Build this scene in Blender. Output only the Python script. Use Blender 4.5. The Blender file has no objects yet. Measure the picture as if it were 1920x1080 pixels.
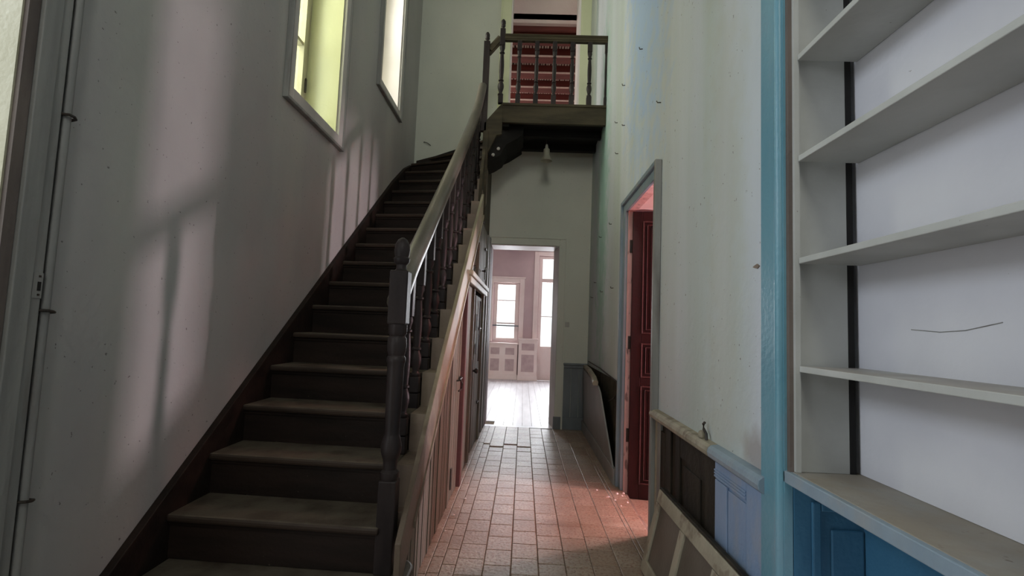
import bpy, bmesh, math, random
from mathutils import Vector, Matrix
random.seed(7)
S = bpy.context.scene
C = S.collection
PI = math.pi

# ------------------------------------------------------------------ camera
EYE = Vector((0, 0, 1.19))
yaw, pitch, roll = -.0250694, .0803532, .0390663
fw = Vector((math.sin(yaw)*math.cos(pitch), math.cos(yaw)*math.cos(pitch), math.sin(pitch)))
r0 = Vector((math.cos(yaw), -math.sin(yaw), 0))
u0 = r0.cross(fw)
rt = math.cos(roll)*r0 + math.sin(roll)*u0
up = -math.sin(roll)*r0 + math.cos(roll)*u0
cd = bpy.data.cameras.new('camera')
cam = bpy.data.objects.new('camera', cd)
C.objects.link(cam)
cd.sensor_width = 36
cd.lens = 950/1920*36
cd.clip_start = .02
m = Matrix.Identity(4)
for i in range(3):
    m[i][0] = rt[i]; m[i][1] = up[i]; m[i][2] = -fw[i]; m[i][3] = EYE[i]
cam.matrix_world = m
S.camera = cam

# ------------------------------------------------------------------ world, light, exposure
S.view_settings.view_transform = 'Standard'
S.view_settings.look = 'None'
S.view_settings.gamma = 1
S.view_settings.exposure = 0.0
w = bpy.data.worlds.new('sky')
S.world = w
w.use_nodes = True
w.node_tree.nodes['Background'].inputs[0].default_value = (.93, .97, 1, 1)
w.node_tree.nodes['Background'].inputs[1].default_value = 1.6

def area(name, loc, look, sx, sy, power, col):
    l = bpy.data.lights.new(name, 'AREA')
    l.shape = 'RECTANGLE'; l.size = sx; l.size_y = sy; l.energy = power; l.color = col
    o = bpy.data.objects.new(name, l)
    o.location = loc
    d = Vector(look) - Vector(loc)
    o.rotation_euler = d.to_track_quat('-Z', 'Y').to_euler()
    C.objects.link(o)
    return o

# daylight for the openings of the house, plus unseen fill lamps added
area('daylight_stair_window_low', (-2.6, 3.3, 3.7), (-1.4, 3.5, 2.9), 1.6, 2.0, 95, (1, .97, .60))
area('daylight_stair_window_high', (-2.7, 5.0, 4.7), (-1.4, 5.1, 4.2), 1.4, 2.0, 190, (1, .99, .86))
area('daylight_garden_door', (-4.0, .6, 3.3), (.8, 1.0, 1.2), 1.4, 1.2, 60, (.80, .88, 1))
area('daylight_entrance', (.15, -2.9, 2.6), (.1, 0, 1.8), 1.0, .7, 7, (.90, .92, 1))
area('fill_front_high', (0, -2.9, 4.7), (-.3, 6.2, 3.6), 1.0, 1.2, 62, (1, .99, .88))  # unseen fill added behind the camera to brighten the back wall
area('daylight_far_window', (-.45, 12.9, 1.75), (-.1, 6, .6), .9, 1.7, 210, (.92, .93, 1))
area('daylight_far_door', (.8, 12.9, 1.9), (.1, 6, .4), 1.0, 2.6, 180, (.92, .93, 1))
area('daylight_side_window_near', (4.55, 2.45, 1.15), (.8, 3.55, 1.3), .22, .9, 150, (1, .78, .85))
area('daylight_side_window_far', (4.55, 5.2, 1.15), (.8, 3.55, 1.3), .22, .9, 150, (1, .78, .85))
area('fill_side_room_pink', (2.3, 3.75, 2.82), (.6, 3.5, 0), .8, .35, 62, (1, .42, .38))  # pink fill lamp added inside the unseen side room for the floor patch
area('daylight_upper_room', (-2.0, 8.6, 4.5), (.9, 9, 4.6), 1.2, 1.0, 42, (1, .86, .80))

# ------------------------------------------------------------------ helpers
def new_mat(name, col, rough=.7, metal=0):
    mt = bpy.data.materials.new(name)
    mt.use_nodes = True
    b = mt.node_tree.nodes['Principled BSDF']
    b.inputs['Base Color'].default_value = (*col, 1)
    b.inputs['Roughness'].default_value = rough
    b.inputs['Metallic'].default_value = metal
    return mt, mt.node_tree.nodes, mt.node_tree.links, b

MATTE = ('dark_riser_wood', 'black_brown_soffit', 'dark_stair_wood', 'dark_beam_wood', 'bare_black_brown_wood', 'dark_cavity', 'dark_turned_wood', 'dark_oxblood_door')
def noisy(name, c1, c2, scale=(4, 4, 4), rough=.75, bump=.15, bscale=40, contrast=(.35, .65), spots=None, dust=None, third=None, tint_patches=None):
    """c1..c2 mixed by a stretched noise, fine bump, dark specks, dust settled on upward faces, one more colour patchwork"""
    mt, n, l, b = new_mat(name, c1, rough)
    if name in MATTE: b.inputs['Specular IOR Level'].default_value = .22
    g = n.new('ShaderNodeNewGeometry')
    mp = n.new('ShaderNodeMapping'); mp.inputs['Scale'].default_value = scale
    l.new(g.outputs['Position'], mp.inputs['Vector'])
    nz = n.new('ShaderNodeTexNoise'); nz.inputs['Scale'].default_value = 1; nz.inputs['Detail'].default_value = 6
    l.new(mp.outputs[0], nz.inputs['Vector'])
    rp = n.new('ShaderNodeValToRGB')
    rp.color_ramp.elements[0].position = contrast[0]; rp.color_ramp.elements[0].color = (*c1, 1)
    rp.color_ramp.elements[1].position = contrast[1]; rp.color_ramp.elements[1].color = (*c2, 1)
    l.new(nz.outputs['Fac'], rp.inputs[0])
    out = rp.outputs[0]
    def mix(fac, colr):
        nonlocal out
        mx = n.new('ShaderNodeMix'); mx.data_type = 'RGBA'
        l.new(fac, mx.inputs[0]); l.new(out, mx.inputs[6]); mx.inputs[7].default_value = (*colr, 1)
        out = mx.outputs[2]
    def ramp(src, a, c, amp=1.0):
        r = n.new('ShaderNodeMapRange'); r.inputs[1].default_value = a; r.inputs[2].default_value = c
        r.inputs[3].default_value = 0; r.inputs[4].default_value = amp
        l.new(src, r.inputs[0]); return r.outputs[0]
    if third:      # (colour, scale vector, lo, hi, amount)
        m2 = n.new('ShaderNodeMapping'); m2.inputs['Scale'].default_value = third[1]; m2.inputs['Location'].default_value = (3.3, 1.7, 9)
        l.new(g.outputs['Position'], m2.inputs['Vector'])
        n2 = n.new('ShaderNodeTexNoise'); n2.inputs['Scale'].default_value = 1; n2.inputs['Detail'].default_value = 4
        l.new(m2.outputs[0], n2.inputs['Vector'])
        mix(ramp(n2.outputs['Fac'], third[2], third[3], third[4]), third[0])
    if tint_patches:      # list of (y, z, ry, rz, colour, amount): worn, dirty or tinted patches with a place of their own
        for (sy, sz, ry, rz, sc, am) in tint_patches:
            ms = n.new('ShaderNodeMapping'); ms.inputs['Scale'].default_value = (0, 1/ry, 1/rz)
            ms.inputs['Location'].default_value = (0, -sy/ry, -sz/rz)
            l.new(g.outputs['Position'], ms.inputs['Vector'])
            ad = n.new('ShaderNodeVectorMath'); ad.operation = 'LENGTH'; l.new(ms.outputs[0], ad.inputs[0])
            nn = n.new('ShaderNodeTexNoise'); nn.inputs['Scale'].default_value = 9; nn.inputs['Detail'].default_value = 6
            l.new(g.outputs['Position'], nn.inputs['Vector'])
            ma = n.new('ShaderNodeMath'); ma.operation = 'MULTIPLY_ADD'; ma.inputs[1].default_value = 1.6
            l.new(nn.outputs['Fac'], ma.inputs[0]); l.new(ad.outputs['Value'], ma.inputs[2])
            mix(ramp(ma.outputs[0], 1.85, 1.15, am), sc)
    if name == 'worn_floor_tile':     # every tile fired a little differently
        oi = n.new('ShaderNodeObjectInfo'); mix(ramp(oi.outputs['Random'], 0, 1, .55), (.30, .20, .13))
    if spots:      # (colour, scale, threshold)
        n3 = n.new('ShaderNodeTexNoise'); n3.inputs['Scale'].default_value = spots[1]; n3.inputs['Detail'].default_value = 3
        l.new(g.outputs['Position'], n3.inputs['Vector'])
        mix(ramp(n3.outputs['Fac'], spots[2], spots[2]+.03, .8), spots[0])
    if dust:       # (colour, amount)
        sx = n.new('ShaderNodeSeparateXYZ'); l.new(g.outputs['True Normal'], sx.inputs[0])
        n4 = n.new('ShaderNodeTexNoise'); n4.inputs['Scale'].default_value = 7; n4.inputs['Detail'].default_value = 8
        l.new(g.outputs['Position'], n4.inputs['Vector'])
        mu = n.new('ShaderNodeMath'); mu.operation = 'MULTIPLY'
        l.new(ramp(sx.outputs[2], .3, .8), mu.inputs[0]); l.new(ramp(n4.outputs['Fac'], .25, .55, dust[1]), mu.inputs[1])
        mix(mu.outputs[0], dust[0])
    l.new(out, b.inputs['Base Color'])
    nb = n.new('ShaderNodeTexNoise'); nb.inputs['Scale'].default_value = bscale; nb.inputs['Detail'].default_value = 5
    l.new(mp.outputs[0] if bscale < 0 else g.outputs['Position'], nb.inputs['Vector'])
    nb.inputs['Scale'].default_value = abs(bscale)
    bp_ = n.new('ShaderNodeBump'); bp_.inputs['Strength'].default_value = bump; bp_.inputs['Distance'].default_value = .01
    l.new(nb.outputs['Fac'], bp_.inputs['Height']); l.new(bp_.outputs[0], b.inputs['Normal'])
    return mt

M = {}
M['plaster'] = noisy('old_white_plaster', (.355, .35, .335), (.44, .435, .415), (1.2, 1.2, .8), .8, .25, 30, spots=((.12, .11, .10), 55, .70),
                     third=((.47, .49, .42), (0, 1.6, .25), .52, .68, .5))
M['plaster_right'] = noisy('patchy_white_plaster', (.57, .61, .64), (.69, .74, .80), (1, 2.0, .22), .75, .3, 24,
                     third=((.42, .52, .38), (0, 1.3, .14), .47, .66, .45), spots=((.15, .13, .12), 48, .71),
                     tint_patches=[(1.76, .80, .13, .09, (.38, .35, .34), .8), (5.35, 2.6, .42, 2.4, (.30, .56, .44), .7), (3.5, 3.9, .75, 1.9, (.44, .60, .88), .85), (2.05, 1.5, .22, 2.6, (.54, .55, .45), .4)])  # worn patch near the post, then green, blue and olive bands
M['plaster_back'] = noisy('dull_grey_plaster', (.62, .64, .56), (.72, .73, .64), (1.2, 1, .8), .8, .2, 26, spots=((.15, .13, .12), 60, .72))
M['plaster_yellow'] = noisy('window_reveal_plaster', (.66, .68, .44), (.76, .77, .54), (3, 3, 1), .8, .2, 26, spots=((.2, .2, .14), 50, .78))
M['plaster_pink'] = noisy('pink_plaster', (.74, .56, .54), (.82, .66, .63), (2, 2, 2), .85, .3, 40)
M['room_white'] = noisy('chalky_white_wall', (.80, .74, .72), (.86, .80, .78), (2, 2, 2), .85, .1, 30)
M['red_room'] = noisy('rose_wallpaper', (.62, .20, .20), (.72, .30, .28), (2, 2, 2), .8, .1, 30)
M['far_plaster'] = noisy('faded_pink_grey_wall', (.52, .40, .41), (.60, .47, .47), (2, 2, 2), .85, .1, 30)
M['far_paint'] = noisy('pale_rose_paint', (.82, .69, .65), (.86, .76, .72), (4, 4, 4), .5, .1, 30)
M['far_panel'] = noisy('rubbed_mauve_panel', (.46, .34, .34), (.56, .44, .43), (9, 9, 9), .7, .1, 30)
M['ceiling'] = noisy('ceiling_plaster', (.55, .55, .50), (.62, .62, .57), (2, 2, 2), .9, .1, 30)
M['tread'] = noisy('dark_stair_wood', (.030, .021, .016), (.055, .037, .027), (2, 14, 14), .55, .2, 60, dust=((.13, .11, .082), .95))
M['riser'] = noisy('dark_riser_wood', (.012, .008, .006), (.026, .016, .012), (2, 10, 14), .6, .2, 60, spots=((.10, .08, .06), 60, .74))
M['turned'] = noisy('dark_turned_wood', (.022, .017, .017), (.042, .032, .030), (14, 14, 3), .42, .15, 60)
M['rail'] = noisy('worn_handrail_wood', (.10, .088, .070), (.16, .14, .112), (14, 3, 3), .33, .1, 60)
M['beam'] = noisy('dark_beam_wood', (.045, .037, .022), (.080, .064, .038), (3, 14, 14), .6, .2, 50)
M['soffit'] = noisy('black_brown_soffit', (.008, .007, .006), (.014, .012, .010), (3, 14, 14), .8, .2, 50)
M['string'] = noisy('tan_painted_string', (.24, .18, .14), (.33, .26, .19), (6, 3, 3), .6, .2, 50, tint_patches=[(2.2, .4, .8, .6, (.12, .085, .06), .9)])
M['boards'] = noisy('worn_green_white_boards', (.095, .092, .068), (.18, .172, .125), (30, 30, 1.6), .6, .4, 60, contrast=(.3, .6),
                    third=((.20, .15, .13), (20, 20, 1), .5, .7, .7))
M['trim_board'] = noisy('pale_worn_trim', (.29, .26, .18), (.41, .37, .26), (4, 3, 3), .5, .2, 60, tint_patches=[(2.2, .4, .9, .7, (.13, .09, .065), .9)])
M['red_frame'] = noisy('dark_red_frame', (.085, .030, .028), (.12, .045, .04), (9, 9, 2), .6, .2, 50)
M['iron'] = noisy('rusty_black_iron', (.02, .018, .016), (.05, .035, .025), (30, 30, 30), .5, .1, 80)
M['tile'] = noisy('worn_floor_tile', (.35, .285, .22), (.47, .39, .30), (5, 5, 5), .48, .25, 45,
                  third=((.28, .17, .12), (60, 60, 60), .52, .60, .75), spots=((.16, .11, .08), 75, .60))
M['mortar'] = noisy('dark_floor_joint', (.17, .13, .10), (.28, .22, .17), (9, 9, 9), .9, .2, 60)
M['plank'] = noisy('pale_floorboard', (.55, .53, .55), (.66, .64, .66), (12, 1.5, 1), .42, .15, 60)
M['blue'] = noisy('sky_blue_paint', (.11, .28, .36), (.16, .35, .43), (4, 4, 2), .38, .2, 50, third=((.22, .34, .42), (10, 10, 3), .56, .7, .5))
M['blue_pale'] = noisy('pale_blue_paint', (.20, .30, .46), (.29, .39, .56), (4, 4, 2), .5, .2, 50, third=((.34, .36, .40), (8, 8, 4), .54, .68, .6))
M['blue_deep'] = noisy('deep_blue_paint', (.035, .13, .23), (.05, .17, .28), (4, 4, 2), .5, .2, 50)
M['blue_grey'] = noisy('grey_blue_paint', (.20, .27, .33), (.28, .36, .42), (6, 6, 2), .45, .2, 50, third=((.32, .33, .32), (8, 8, 4), .52, .68, .6))
M['dado_dark'] = noisy('slate_blue_paint', (.14, .165, .18), (.20, .225, .24), (6, 6, 2), .5, .2, 50)
M['shelf'] = noisy('off_white_shelf_paint', (.44, .45, .42), (.53, .54, .51), (5, 5, 5), .5, .1, 40, dust=((.34, .30, .26), .8), spots=((.22, .19, .16), 60, .75))
M['shelf_back'] = noisy('pale_niche_board', (.60, .60, .64), (.70, .70, .73), (2, 2, 2), .6, .1, 40, spots=((.35, .33, .32), 40, .76))
M['counter'] = noisy('dusty_counter_top', (.30, .30, .28), (.38, .36, .32), (6, 6, 6), .6, .2, 40, dust=((.30, .26, .20), .9), spots=((.10, .08, .06), 34, .68))
M['raw_wood'] = noisy('bare_black_brown_wood', (.020, .017, .013), (.042, .034, .024), (5, 12, 2), .75, .3, 40)
M['grey_wood'] = noisy('grey_painted_wood', (.22, .22, .21), (.30, .30, .28), (20, 20, 1.4), .55, .25, 50, third=((.14, .12, .11), (12, 12, 2), .56, .7, .6))
M['brown_edge'] = noisy('brown_stained_edge', (.10, .08, .072), (.17, .14, .12), (16, 16, 2), .7, .3, 50)
M['cream'] = noisy('chipped_cream_paint', (.30, .27, .20), (.42, .38, .29), (8, 8, 8), .6, .3, 50, third=((.18, .14, .10), (14, 14, 14), .56, .66, .7))
M['sash'] = noisy('yellowed_sash_paint', (.44, .42, .28), (.54, .52, .38), (6, 6, 3), .6, .2, 50)
M['casing_white'] = noisy('aged_white_casing', (.46, .45, .42), (.56, .55, .51), (6, 6, 3), .6, .2, 50)
M['door_red'] = noisy('dark_oxblood_door', (.014, .005, .005), (.024, .008, .008), (16, 16, 2), .35, .15, 50)
M['door_worn'] = noisy('worn_oxblood_edge', (.030, .010, .010), (.055, .022, .020), (16, 16, 2), .4, .15, 50)
M['jamb_pink'] = noisy('flaking_pink_paint', (.60, .38, .36), (.72, .50, .47), (20, 20, 4), .6, .3, 50, third=((.16, .10, .09), (24, 24, 7), .60, .66, .8))
M['red_beam'] = noisy('red_brown_beam', (.10, .015, .011), (.16, .028, .020), (2, 12, 12), .6, .2, 50)
M['lath'] = noisy('plastered_lath', (.74, .56, .50), (.84, .66, .58), (30, 30, 30), .8, .2, 50)
M['panel_grey'] = noisy('dull_grey_panel', (.24, .25, .24), (.32, .33, .31), (4, 4, 3), .5, .15, 50)
M['dull_brown'] = noisy('dull_brown_panel', (.10, .09, .07), (.15, .135, .11), (4, 4, 3), .5, .15, 50)
M['cavity'] = noisy('dark_cavity', (.035, .03, .022), (.08, .07, .05), (9, 9, 9), .9, .4, 40)  # dark lining of the hollow behind the loose corridor board
M['porcelain'] = noisy('dirty_porcelain', (.50, .48, .44), (.60, .58, .53), (20, 20, 20), .3, .05, 60)
M['crumb'] = noisy('plaster_crumb', (.72, .66, .62), (.80, .74, .70), (20, 20, 20), .9, .1, 60)
M['black'] = new_mat('black_gap', (.012, .011, .010), .9)[0]

def glass_mat(name, col, tr):
    mt = bpy.data.materials.new(name); mt.use_nodes = True
    n, l = mt.node_tree.nodes, mt.node_tree.links
    n.remove(n['Principled BSDF'])
    t = n.new('ShaderNodeBsdfTransparent'); t.inputs[0].default_value = (*col, 1)
    g = n.new('ShaderNodeBsdfGlossy'); g.inputs['Roughness'].default_value = .08
    mx = n.new('ShaderNodeMixShader'); mx.inputs[0].default_value = tr
    l.new(t.outputs[0], mx.inputs[1]); l.new(g.outputs[0], mx.inputs[2])
    l.new(mx.outputs[0], n['Material Output'].inputs[0])
    return mt
M['glass'] = glass_mat('window_glass', (.97, .98, .97), .06)
mt, n_, l_, b_ = new_mat('frosted_glass', (.55, .53, .42), .3)
b_.inputs['Transmission Weight'].default_value = .35
M['frost'] = mt

class MB:
    def __init__(s): s.v = []; s.f = []
    def add(s, vs, fs):
        k = len(s.v); s.v += [Vector(q) for q in vs]; s.f += [[i+k for i in f] for f in fs]; return s
    def box(s, x0, x1, y0, y1, z0, z1):
        return s.add([(x0,y0,z0),(x1,y0,z0),(x1,y1,z0),(x0,y1,z0),(x0,y0,z1),(x1,y0,z1),(x1,y1,z1),(x0,y1,z1)],
                     [(0,3,2,1),(4,5,6,7),(0,1,5,4),(1,2,6,5),(2,3,7,6),(3,0,4,7)])
    def prism(s, axis, pts, a, b):
        """polygon pts in the plane normal to axis ('x': (y,z), 'y': (x,z), 'z': (x,y)) swept from a to b"""
        n = len(pts)
        def P(p, t): return (t,p[0],p[1]) if axis == 'x' else (p[0],t,p[1]) if axis == 'y' else (p[0],p[1],t)
        return s.add([P(p,a) for p in pts]+[P(p,b) for p in pts],
                     [tuple(range(n))[::-1], tuple(range(n,2*n))]+[(i,(i+1)%n,n+(i+1)%n,n+i) for i in range(n)])
    def lathe(s, cx, cy, prof, seg=14, ax='z'):
        vs = []; fs = []
        for (r, z) in prof:
            for k in range(seg):
                a = 2*PI*k/seg
                vs.append((cx+r*math.cos(a), cy+r*math.sin(a), z))
        n = len(prof)
        for i in range(n-1):
            for k in range(seg):
                k2 = (k+1) % seg
                fs.append((i*seg+k, i*seg+k2, (i+1)*seg+k2, (i+1)*seg+k))
        fs.append(tuple(range(seg))[::-1]); fs.append(tuple(range((n-1)*seg, n*seg)))
        return s.add(vs, fs)
    def sweep(s, path, prof):
        """prof: closed list of (side, up) swept along path with a fixed world up"""
        n = len(prof); vs = []; fs = []
        for i, p in enumerate(path):
            p = Vector(p)
            d = (Vector(path[min(i+1, len(path)-1)]) - Vector(path[max(i-1, 0)])).normalized()
            side = d.cross(Vector((0,0,1)))
            if side.length < 1e-4: side = Vector((1,0,0))
            side.normalize(); u = side.cross(d)
            for (a, b) in prof: vs.append(p + side*a + u*b)
        for i in range(len(path)-1):
            for k in range(n):
                fs.append((i*n+k, i*n+(k+1) % n, (i+1)*n+(k+1) % n, (i+1)*n+k))
        fs.append(tuple(range(n))[::-1]); fs.append(tuple(range((len(path)-1)*n, len(path)*n)))
        return s.add(vs, fs)
    def tube(s, path, r, seg=8):
        return s.sweep(path, [(r*math.cos(2*PI*k/seg), r*math.sin(2*PI*k/seg)) for k in range(seg)])
    def xf(s, mat, start=0):
        for i in range(start, len(s.v)): s.v[i] = mat @ s.v[i]
        return s
    def build(s, name, mat, parent=None, bevel=0, smooth=False, kind=None, origin=None):
        lo = Vector([min(v[i] for v in s.v) for i in range(3)]); hi = Vector([max(v[i] for v in s.v) for i in range(3)])
        o0 = Vector(origin) if origin else Vector(((lo.x+hi.x)/2, (lo.y+hi.y)/2, lo.z))
        me = bpy.data.meshes.new(name)
        me.from_pydata([tuple(v-o0) for v in s.v], [], s.f)
        bm = bmesh.new(); bm.from_mesh(me); bmesh.ops.recalc_face_normals(bm, faces=bm.faces)
        if smooth:
            for f in bm.faces: f.smooth = True
            for e in bm.edges:
                if len(e.link_faces) == 2 and e.calc_face_angle(0) > .7: e.smooth = False
        bm.to_mesh(me); bm.free()
        me.materials.append(M[mat])
        o = bpy.data.objects.new(name, me); C.objects.link(o)
        put(o, o0, parent)
        if bevel:
            b = o.modifiers.new('bevel', 'BEVEL'); b.width = bevel; b.segments = 2; b.limit_method = 'ANGLE'; b.angle_limit = .7
        if kind: o['kind'] = kind
        return o

WL = {}
def put(o, loc, parent=None):
    WL[o.name] = Vector(loc)
    if parent:
        o.parent = parent; o.location = Vector(loc) - WL[parent.name]
    else: o.location = loc

def tag(o, label, cat=None, group=None):
    o['label'] = label
    if cat: o['category'] = cat
    if group: o['group'] = group
    return o

def thing(name, loc, label, cat, group=None):
    o = bpy.data.objects.new(name, None); o.empty_display_size = .1
    C.objects.link(o); put(o, loc)
    return tag(o, label, cat, group)

def copy_of(o, delta, parent=None, name=None):
    c = o.copy(); C.objects.link(c)
    base = WL[o.name] + Vector(delta)
    put(c, base, parent if parent else o.parent)
    return c

def B(*a): return MB().box(*a)

# ------------------------------------------------------------------ the setting
XL, XR, YB = -1.47, .80, 6.28     # left wall, right wall, back wall faces
TOP = 6.3
# left wall with garden door opening and two stair windows
w = MB()
T0, T1 = XL-.42, XL
w.box(T0, T1, -2.4, .1, 0, TOP); w.box(T0, T1, .1, 1.36, 3.3, TOP)
w.box(T0, T1, 1.36, 2.95, 0, TOP); w.box(T0, T1, 2.95, 3.70, 0, 2.60); w.box(T0, T1, 2.95, 3.70, 4.45, TOP)
w.box(T0, T1, 3.70, 4.67, 0, TOP); w.box(T0, T1, 4.67, 5.38, 0, 3.535); w.box(T0, T1, 4.67, 5.38, 5.6, TOP)
w.box(T0, T1, 5.38, YB+.02, 0, TOP)
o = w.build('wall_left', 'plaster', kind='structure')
# linings of the deep reveals
def reveal(y0, y1, z0, z1, name, parent, mat='plaster_yellow'):
    r = MB(); t = .012
    r.box(T0+.10, T1-.002, y1-t, y1+.0, z0, z1); r.box(T0+.10, T1-.002, y0, y0+t, z0, z1)
    r.box(T0+.10, T1-.002, y0+t, y1-t, z0, z0+t); r.box(T0+.10, T1-.002, y0+t, y1-t, z1-t, z1)
    return r.build(name, mat, parent)
def casing_left(y0, y1, z0, z1, wd, n):
    c = bpy.data.objects.new('window_%d' % n, None); C.objects.link(c); put(c, (XL, (y0+y1)/2, z0)); c['kind'] = 'structure'
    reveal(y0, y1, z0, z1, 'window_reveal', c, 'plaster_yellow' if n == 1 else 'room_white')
    for (a, b_, p, q) in ((y0-wd, y0, z0-wd, z1+wd), (y1, y1+wd, z0-wd, z1+wd), (y0, y1, z0-wd, z0), (y0, y1, z1, z1+wd)):
        B(XL, XL+.022, a, b_, p, q).build('window_casing', 'casing_white', c, bevel=.004)
    # raised outer bead of the casing
    for (a, b_, p, q) in ((y0-wd-.012, y0-wd+.008, z0-wd-.012, z1+wd), (y1+wd-.008, y1+wd+.012, z0-wd-.012, z1+wd), (y0-wd+.008, y1+wd-.008, z0-wd-.012, z0-wd+.008)):
        B(XL, XL+.034, a, b_, p, q).build('casing_bead', 'grey_wood', c, bevel=.003)
    X = T0+.14
    ym = (y0+y1)/2
    f = MB(); t = .055
    f.box(X-.03, X+.03, y0+.012, y0+t, z0+.012, z1-.012); f.box(X-.03, X+.03, y1-t, y1-.012, z0+.012, z1-.012)
    f.box(X-.03, X+.03, y0+t, y1-t, z0+.012, z0+.06); f.box(X-.03, X+.03, y0+t, y1-t, z1-.06, z1-.012)
    f.build('window_frame', 'sash', c)
    for (a, b_) in ((y0+t+.004, ym-.004), (ym+.004, y1-t-.004)):
        s_ = MB(); k = .05
        s_.box(X-.02, X+.04, a, a+k, z0+.064, z1-.064); s_.box(X-.02, X+.04, b_-k, b_, z0+.064, z1-.064)
        s_.box(X-.02, X+.04, a+k, b_-k, z0+.064, z0+.14); s_.box(X-.02, X+.04, a+k, b_-k, z1-.13, z1-.064)
        for q in (1, 2):
            zz = z0+.10+(z1-z0-.2)*q/3.0
            s_.box(X-.012, X+.03, a+k, b_-k, zz-.013, zz+.013)
        so = s_.build('sash', 'sash', c)
        for q in range(3):
            za = z0+.115+(z1-z0-.2)*q/3.0; zb = z0+.085+(z1-z0-.2)*(q+1)/3.0
            if q == 0: za = z0+.14
            if q == 2: zb = z1-.13
            B(X+.004, X+.008, a+k, b_-k, za, zb).build('pane', 'glass', so)
    for zz in (z0+.35, z1-.4):
        MB().lathe(X+.045, y1-t-.002, [(.009, zz-.05), (.009, zz+.05), (.004, zz+.06)], 8).build('hinge', 'iron', c)
    return c
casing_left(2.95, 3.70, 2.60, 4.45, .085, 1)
casing_left(4.67, 5.38, 3.535, 5.6, .085, 2)

# right wall: room door opening, dado below, niche near the camera
w = MB(); W1 = XR+.32
w.box(XR, W1, 1.56, 3.12, -.15, TOP); w.box(XR, W1, 3.12, 3.97, 2.165, TOP)
w.box(XR, W1, 3.97, YB+.3, -.15, TOP)
w.box(1.03, W1, -2.4, 1.56, 0, 3.4); w.box(XR, W1, -2.4, 1.56, 3.4, TOP)
wr = w.build('wall_right', 'plaster_right', kind='structure')
ck = [(1.712, .955), (1.716, .90), (1.708, .875), (1.722, .862), (1.712, .845), (1.720, .832), (1.708, .80), (1.706, .775), (1.698, .765), (1.700, .80), (1.696, .835), (1.702, .86), (1.700, .89), (1.708, .915)]
MB().prism('x', ck, XR-.002, XR+.004).build('plaster_crack', 'black', wr)
# back wall with the far-room doorway and the upper doorway
w = MB(); Y1 = YB+.34
w.box(XL-.4, -.44, YB, Y1, 0, TOP); w.box(-.44, .415, YB, Y1, 2.24, 3.60)
w.box(.415, XR, YB, Y1, 0, 3.60); w.box(-.44, -.30, YB, Y1, 3.60, TOP)
w.box(-.30, .585, YB, Y1, 5.95, TOP); w.box(.585, XR, YB, Y1, 3.60, TOP)
w.build('wall_back', 'plaster_back', kind='structure')
# wall behind the camera: entrance opening, high opening added for fill
w = MB()
w.box(XL-.42, -.35, -2.6, -2.4, 0, TOP); w.box(.65, W1, -2.6, -2.4, 0, TOP); w.box(-.35, .65, -2.6, -2.4, 2.9, 3.95); w.box(-.35, .65, -2.6, -2.4, 5.5, TOP); w.box(-.35, .65, -2.6, -2.4, 0, 2.15)
w.build('wall_front', 'plaster', kind='structure')
B(XL-.42, W1, -2.6, Y1, TOP, TOP+.1).build('ceiling', 'ceiling', kind='structure')

# hall floor: mortar bed, tiles one by one in view, near ones joined
fl = B(XL-.42, XR+.02, -2.6, YB+.01, -.10, -.006).build('floor', 'mortar', kind='structure')
XS = [-.50, -.425, -.365, -.295]; x = -.295
while x < .62: x += .1385; XS.append(x)
XS += [.70, .80]
tile_src = {}
def tile(x0, x1, y0, y1, z):
    key = (round(x1-x0, 3), round(y1-y0, 3))
    g = .0017
    if key not in tile_src:
        wx, wy = (x1-x0)/2-g, (y1-y0)/2-g
        mb = MB(); c = .003
        mb.add([(-wx,-wy,-.010),(wx,-wy,-.010),(wx,wy,-.010),(-wx,wy,-.010),(-wx,-wy,-.002),(wx,-wy,-.002),(wx,wy,-.002),(-wx,wy,-.002),
                (-wx+c,-wy+c,0),(wx-c,-wy+c,0),(wx-c,wy-c,0),(-wx+c,wy-c,0)],
               [(0,3,2,1),(0,1,5,4),(1,2,6,5),(2,3,7,6),(3,0,4,7),(4,5,9,8),(5,6,10,9),(6,7,11,10),(7,4,8,11),(8,9,10,11)])
        o = mb.build('tile', 'tile', fl, origin=(0, 0, 0)); tile_src[key] = o
        put(o, ((x0+x1)/2, (y0+y1)/2, z), fl)
    else:
        s = tile_src[key]; o = s.copy(); C.objects.link(o); put(o, ((x0+x1)/2, (y0+y1)/2, z), fl)
    o.rotation_euler = (random.uniform(-.006, .006), random.uniform(-.008, .008), random.uniform(-.003, .003))
for i in range(len(XS)-1):
    off = random.choice((0, .04, .09, .13, .02)) if i > 3 else random.uniform(0, .17)
    if i > 7: off = .06
    y = 2.30 + off
    wide = XS[i+1]-XS[i]
    Lr = .178
    while y < YB-.06:
        ye = min(y+Lr, YB)
        z = .0005
        if XS[i] < .11 and XS[i] > -.37 and 5.20 < y: z = .010-.002*(y-5.2)*4
        elif y > 4.5: z = random.uniform(-.001, .0025)
        tile(XS[i], XS[i+1], y, ye, max(z, -.001)); y = ye
nt = MB()
for i in range(len(XS)-1):
    y = 2.30
    while y > -2.3:
        nt.box(XS[i]+.0017, XS[i+1]-.0017, y-.175, y-.003, -.008, 0); y -= .178
nt.build('near_tiles', 'tile', fl, kind='stuff')

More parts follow.
